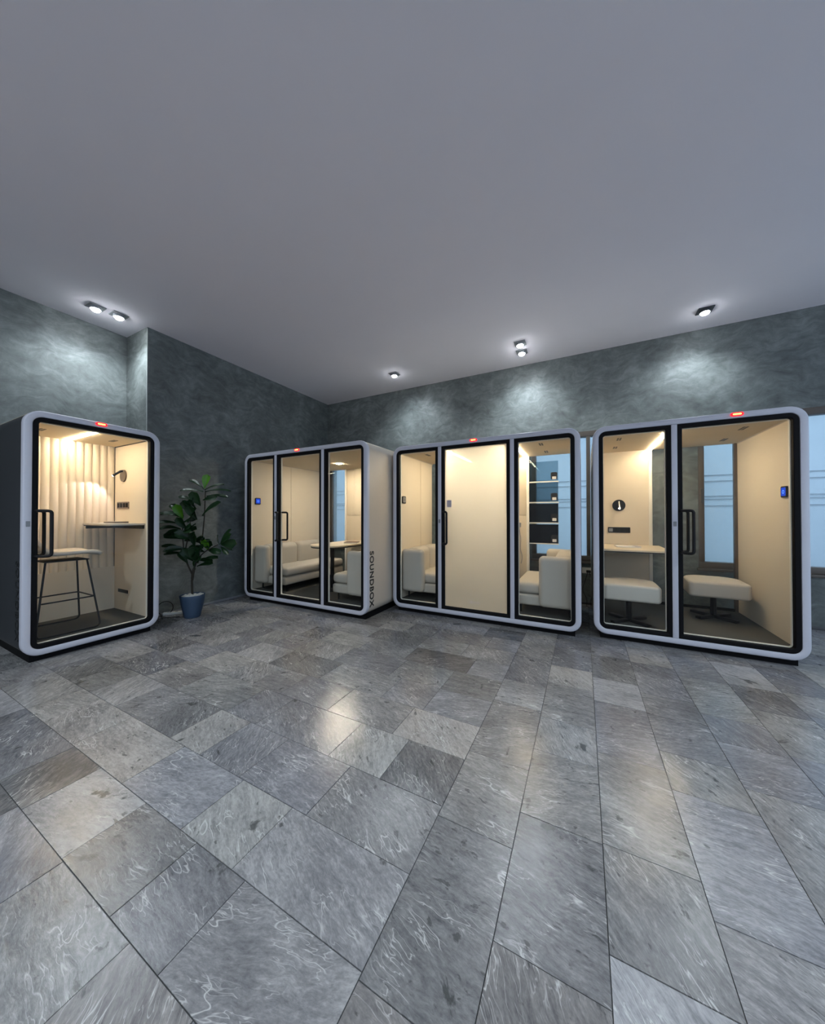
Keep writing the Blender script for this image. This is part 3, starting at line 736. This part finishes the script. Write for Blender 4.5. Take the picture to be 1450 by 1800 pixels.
def build_downlight(label, x, y, aim, dark=False, power=90, size=1.9, blend=1.0, tilt=True):
    D = thing('downlight', label, 'ceiling light', (x, y, CEIL), 0, 'square recessed ceiling spotlights')
    a = .075; bm = bmesh.new()
    outer = rrect(-a, a, -a, a, .006, 4); n = len(outer)
    inner = [(.052 * math.cos(math.atan2(p[1], p[0])), .052 * math.sin(math.atan2(p[1], p[0]))) for p in outer]
    loft(bm, [[Vector((p[0], p[1], 0)) for p in outer], [Vector((p[0], p[1], -.008)) for p in outer], [Vector((p[0], p[1], -.008)) for p in inner], [Vector((p[0], p[1], 0)) for p in inner]], close_rings=True)
    finish('trim', bm, M['darktrim'] if dark else M['trimring'], D)
    d = (Vector(aim) - Vector((x, y, CEIL))).normalized()
    R = d.to_track_quat('-Z', 'Y').to_matrix()
    bm = bmesh.new(); lathe(bm, [(.046, -.004), (.054, -.004), (.054, .030), (.030, .030), (.001, .030)], 24)
    bmesh.ops.translate(bm, verts=bm.verts, vec=(0, 0, -.030))
    finish('lamp_housing', bm, M['darktrim'] if dark else M['trimring'], D)
    bm = bmesh.new(); lathe(bm, [(.001, -.030), (.020, -.027), (.036, -.018), (.045, .0), (.001, .003)], 24)
    bmesh.ops.translate(bm, verts=bm.verts, vec=(0, 0, -.030))
    finish('bulb', bm, M['bulb'], D)
    lo = Vector((0, 0, -.066)) + d * .006
    if tilt: lamp('floor_beam', 'SPOT', D, (0, 0, -.068), 34, (.86, .95, 1.0), aim=(0, 0, -1), spot_size=2.35, spot_blend=.6, shadow_soft_size=.032)
    lamp('downlight_beam', 'SPOT', D, lo, power, (.80, .92, 1.0), aim=lo + d, spot_size=size, spot_blend=blend, shadow_soft_size=.03)
    return D
def build_lights():
    build_downlight('ceiling spotlight farther from the wall jog, of the two above the narrow booth', -5.021, 1.672, (-5.5, 1.40, 2.65), power=24)
    build_downlight('ceiling spotlight closest to the wall jog, of the two above the narrow booth', -4.982, 1.873, (-5.45, 2.0, 2.6), power=18)
    build_downlight('single ceiling spotlight above the gap between the corner booth and the frosted-door booth', -2.868, 4.85, (-2.75, 5.53, 2.65), power=42)
    build_downlight('upper of a pair of spotlights above the frosted-door booth', -.775, 4.80, (-.6, 5.53, 2.6), power=34)
    build_downlight('lower of a pair of spotlights, close to the back wall', -.794, 5.06, (-.95, 5.53, 2.5), power=14)
    for k, (x, y) in enumerate([(-3.1, -.6), (-.9, .0), (1.2, .9), (3.2, 2.2), (-3.1, -3.0), (-.9, -2.6), (1.6, -1.8), (3.8, -.4)]):  # unseen spotlights added behind the viewpoint to brighten the room
        build_downlight('added square fill spotlight in the ceiling behind the viewpoint', x, y, (x, y, 0), power=(85 if y > -1 and abs(x) < 2 else 165), size=2.5, blend=.8, tilt=False)
    build_downlight('dark-rimmed spotlight tilted to the wall above the two-pane booth', 1.296, 5.03, (1.15, 5.53, 2.7), dark=True, power=32)

# ------------------------------------------------------------------ plant
def build_plant():
    P = thing('potted_plant', 'fiddle-leaf plant with large dark leaves in a blue pot of white pebbles', 'plant', (-4.55, 2.50, FZ))
    bm = bmesh.new(); lathe(bm, [(.001, 0), (.088, 0), (.096, .012), (.103, .06), (.128, .17), (.139, .25), (.144, .285), (.142, .292), (.134, .290), (.128, .262), (.001, .258)], 40); finish('pot', bm, M['pot'], P)
    R = random.Random(3)
    bm = bmesh.new()
    for k in range(120):
        r = .118 * math.sqrt(R.random()); a = R.random() * 2 * PI; s = R.uniform(.011, .019)
        mt = Matrix.Translation((r * math.cos(a), r * math.sin(a), .268 + R.uniform(0, .012) + .012 * (1 - r / .12))) @ Matrix.Rotation(R.random() * 6, 4, 'Z') @ Matrix.Diagonal((s * 1.3, s, s * .7, 1))
        bmesh.ops.create_icosphere(bm, subdivisions=1, radius=1, matrix=mt)
    o = finish('pebbles', bm, M['pebble'], P); o['kind'] = 'stuff'
    rv = Vector((.8876, .4607, 0)); fv = Vector((-.4607, .8876, 0))       # along and away from the viewer's side of the plant
    K = 4.315 / 577
    def pos(px, py, dep=0): return rv * ((px - 338) * K) + Vector((0, 0, 1.328 - (py - 905.7) * K)) + fv * dep
    bm = bmesh.new()
    stems = [([(338, 1048, 0), (337, 1025, 0), (337, 1005, 0), (345, 985, .02), (352, 950, .03), (356, 905, .03), (358, 862, .02)], .014, .006),
             ([(337, 1008, 0), (330, 992, -.01), (325, 975, -.02), (322, 940, -.02), (321, 905, -.02)], .011, .005),
             ([(338, 1020, 0), (343, 1005, -.03), (348, 985, -.05), (365, 968, -.07), (389, 956, -.08)], .010, .005),
             ([(325, 975, -.02), (334, 945, -.05), (338, 915, -.05), (345, 888, -.04)], .008, .005)]
    for pts, r0, r1 in stems:
        q = fillet([pos(*p) for p in pts], .08, 3); tube(bm, q, [r0 + (r1 - r0) * i / (len(q) - 1) for i in range(len(q))], 8)
    finish('stems', bm, M['trunk'], P)
    def leaf(bm, a, b, wid, face, droop=.10, mi=0):
        """obovate leaf from a to b; face = wanted normal"""
        ax = b - a; ln = ax.length; ax.normalize(); nrm = (face - ax * face.dot(ax)).normalized(); sd = ax.cross(nrm)
        rows = []; n = 9
        for i in range(n + 1):
            t = i / n
            w = wid * (.06 + 1.28 * (t ** 1.25) * ((1 - t) ** .42) * 1.05) if 0 < t < 1 else wid * (.05 if t == 0 else .03)
            c = a + ax * (ln * t) + nrm * (ln * droop * (4 * t * (1 - t) * .5 + .0))
            rows.append([bm.verts.new(c + sd * (w * u) + nrm * (wid * (.22 * abs(u) ** 1.5 + .03 * math.sin(9 * t + 3 * u)))) for u in (-1, -.55, 0, .55, 1)])
        for r0, r1 in zip(rows[:-1], rows[1:]):
            for j in range(4):
                f = bm.faces.new((r0[j], r0[j + 1], r1[j + 1], r1[j])); f.material_index = mi; f.smooth = True
    up = Vector((0, 0, 1)); cam = -fv
    LV = [  # base px, tip px, half width m, how far the blade faces the viewer, depth of tip, young?
        ((360, 859), (364, 834), .085, .95, 0, 1), ((358, 861), (327, 843), .06, .28, .05, 0), ((360, 862), (397, 853), .065, .22, -.05, 0), ((361, 865), (396, 863), .065, .15, .12, 0),
        ((357, 865), (323, 864), .07, .15, -.08, 0), ((363, 873), (399, 875), .07, .25, .02, 0), ((353, 888), (350, 864), .10, .9, -.16, 0), ((340, 882), (318, 874), .065, .4, -.06, 0),
        ((357, 907), (393, 883), .085, .55, -.06, 0), ((323, 911), (318, 886), .10, .9, -.10, 1), ((323, 908), (296, 887), .075, .4, .03, 0), ((320, 911), (284, 903), .08, .35, -.05, 0),
        ((317, 922), (283, 920), .075, .2, -.12, 0), ((318, 931), (282, 930), .085, .35, -.02, 0), ((325, 948), (293, 940), .085, .6, -.06, 0), ((323, 967), (286, 960), .075, .25, -.03, 0),
        ((327, 975), (297, 974), .07, .22, -.10, 0), ((338, 908), (356, 894), .08, .6, -.12, 0), ((332, 919), (354, 905), .08, .5, -.14, 0), ((330, 938), (353, 921), .07, .35, -.10, 0),
        ((332, 949), (356, 938), .085, .6, -.14, 0), ((357, 953), (363, 943), .04, .7, -.05, 0), ((368, 965), (371, 946), .085, .85, -.14, 1), ((387, 957), (389, 939), .045, .4, -.08, 0),
        ((389, 955), (410, 930), .06, .5, -.05, 0), ((389, 957), (424, 955), .10, .75, -.10, 0), ((389, 956), (417, 937), .075, .8, -.14, 0), ((389, 958), (413, 967), .05, .2, -.06, 0), ((388, 961), (409, 974), .05, .2, -.12, 0),
        ((364, 967), (398, 972), .085, .45, -.14, 0), ((356, 984), (388, 981), .075, .25, -.06, 0), ((347, 996), (378, 990), .065, .45, -.04, 0), ((350, 988), (353, 958), .11, .85, -.16, 0),
        ((340, 985), (330, 962), .09, .7, -.12, 0), ((345, 960), (352, 934), .10, .8, -.13, 0), ((330, 930), (322, 908), .09, .7, -.12, 0), ((335, 900), (330, 880), .09, .75, -.10, 0), ((347, 912), (342, 888), .10, .8, -.14, 0),
        ((340, 950), (318, 935), .09, .6, -.14, 0), ((352, 975), (372, 958), .09, .6, -.16, 0), ((345, 1000), (352, 984), .07, .6, -.10, 0), ((330, 990), (322, 968), .07, .5, -.10, 0)]
    for k in range(26):
        sx, sy = R.choice([(322, 905), (324, 935), (338, 900), (342, 890), (333, 945), (330, 965), (345, 985), (352, 955), (357, 880), (322, 920), (360, 970)])
        an = R.uniform(-.5, 1.0) * PI * .5 + (PI if R.random() < .5 else 0); ln = R.uniform(22, 32)
        tx, ty = sx + ln * math.cos(an), sy - ln * abs(math.sin(an)) * .7 + 3
        if 284 < tx < 400: LV.append(((sx, sy), (tx, ty), R.uniform(.065, .09), R.uniform(.3, .8), R.uniform(-.2, .0), 0))
    bm = bmesh.new()
    for (b, t, w, fc, dp, yg) in LV:
        fc = max(fc, .34)
        A = pos(*b, -.01); B = pos(*t, dp)
        face = (up * (1 - fc) + cam * fc + rv * R.uniform(-.15, .15)).normalized()
        leaf(bm, A, B, w * 1.0, face, .14, yg)
    bmesh.ops.recalc_face_normals(bm, faces=bm.faces)
    for v in bm.verts:   # keep the foliage off the wall behind it
        if v.co.x - 4.55 < L2 + .02: v.co.x = L2 + .02 + 4.55
    me = bpy.data.meshes.new('foliage'); bm.to_mesh(me); bm.free(); me.materials.append(M['leaf']); me.materials.append(M['leafnew'])
    for p in me.polygons: p.use_smooth = True
    o = bpy.data.objects.new('foliage', me); COL.objects.link(o); o.parent = P

# ------------------------------------------------------------------ light, camera, output
def build_world():
    w = bpy.data.worlds.new('evening_sky'); SC.world = w; w.use_nodes = True; nt = w.node_tree; nt.nodes.clear()
    out = N(nt, 'ShaderNodeOutputWorld'); bg = N(nt, 'ShaderNodeBackground', i_Strength=1.0)
    tc = N(nt, 'ShaderNodeTexCoord'); sp = N(nt, 'ShaderNodeSeparateXYZ'); L(nt, tc.outputs['Generated'], sp.inputs[0])
    r = ramp(nt, [(.0, (.34, .38, .42, 1)), (.5, (.46, .57, .68, 1)), (1.0, (.42, .54, .74, 1))])
    L(nt, math_(nt, 'MULTIPLY_ADD', sp.outputs[2], .5, .5), r.inputs[0]); L(nt, r.outputs[0], bg.inputs[0]); L(nt, bg.outputs[0], out.inputs[0])
    # area lamps added outside the glazing and in the lane, as daylight fill
    lamp('added_lane_fill', 'AREA', None, (-1, 7.0, 6.4), 900, (.74, .88, 1.0), aim=(-1, 8.6, 1.9), shape='RECTANGLE', size=18, size_y=1.6)
    lamp('added_front_fill', 'AREA', None, (0, FRONT - .35, 1.9), 64, (1.0, .90, 1.0), aim=(0, 0, 2.5), shape='RECTANGLE', size=11.5, size_y=4.2)
    lamp('added_right_fill', 'AREA', None, (RIGHT + .4, .9, 1.8), 105, (.42, .64, 1.0), aim=(0, .9, 1.8), shape='RECTANGLE', size=10.5, size_y=4.2)

build_room(); build_floor(); build_pods(); build_furniture(); build_fittings(); build_lights(); build_plant(); build_world()
cd = bpy.data.cameras.new('camera'); cam = bpy.data.objects.new('camera', cd); COL.objects.link(cam)
cd.sensor_fit = 'HORIZONTAL'; cd.sensor_width = 36; cd.lens = 36 * 576.93 / 1450; cd.clip_start = .02
cam.location = (0, 0, 1.348)
yaw, pitch, roll = .4788, .0097, -.0007
cam.rotation_euler = (Matrix.Rotation(yaw, 3, 'Z') @ Matrix.Rotation(PI / 2 + pitch, 3, 'X') @ Matrix.Rotation(roll, 3, 'Z')).to_euler()
SC.camera = cam
SC.view_settings.view_transform = 'Standard'; SC.view_settings.look = 'None'; SC.view_settings.gamma = 1; SC.view_settings.use_curve_mapping = False
SC.view_settings.exposure = 0
SC.cycles.use_denoising = True
SC.cycles.max_bounces = 14; SC.cycles.diffuse_bounces = 6; SC.cycles.glossy_bounces = 4; SC.cycles.transparent_max_bounces = 24; SC.cycles.transmission_bounces = 6
SC.cycles.sample_clamp_indirect = 8
SC.cycles.caustics_reflective = False; SC.cycles.caustics_refractive = False
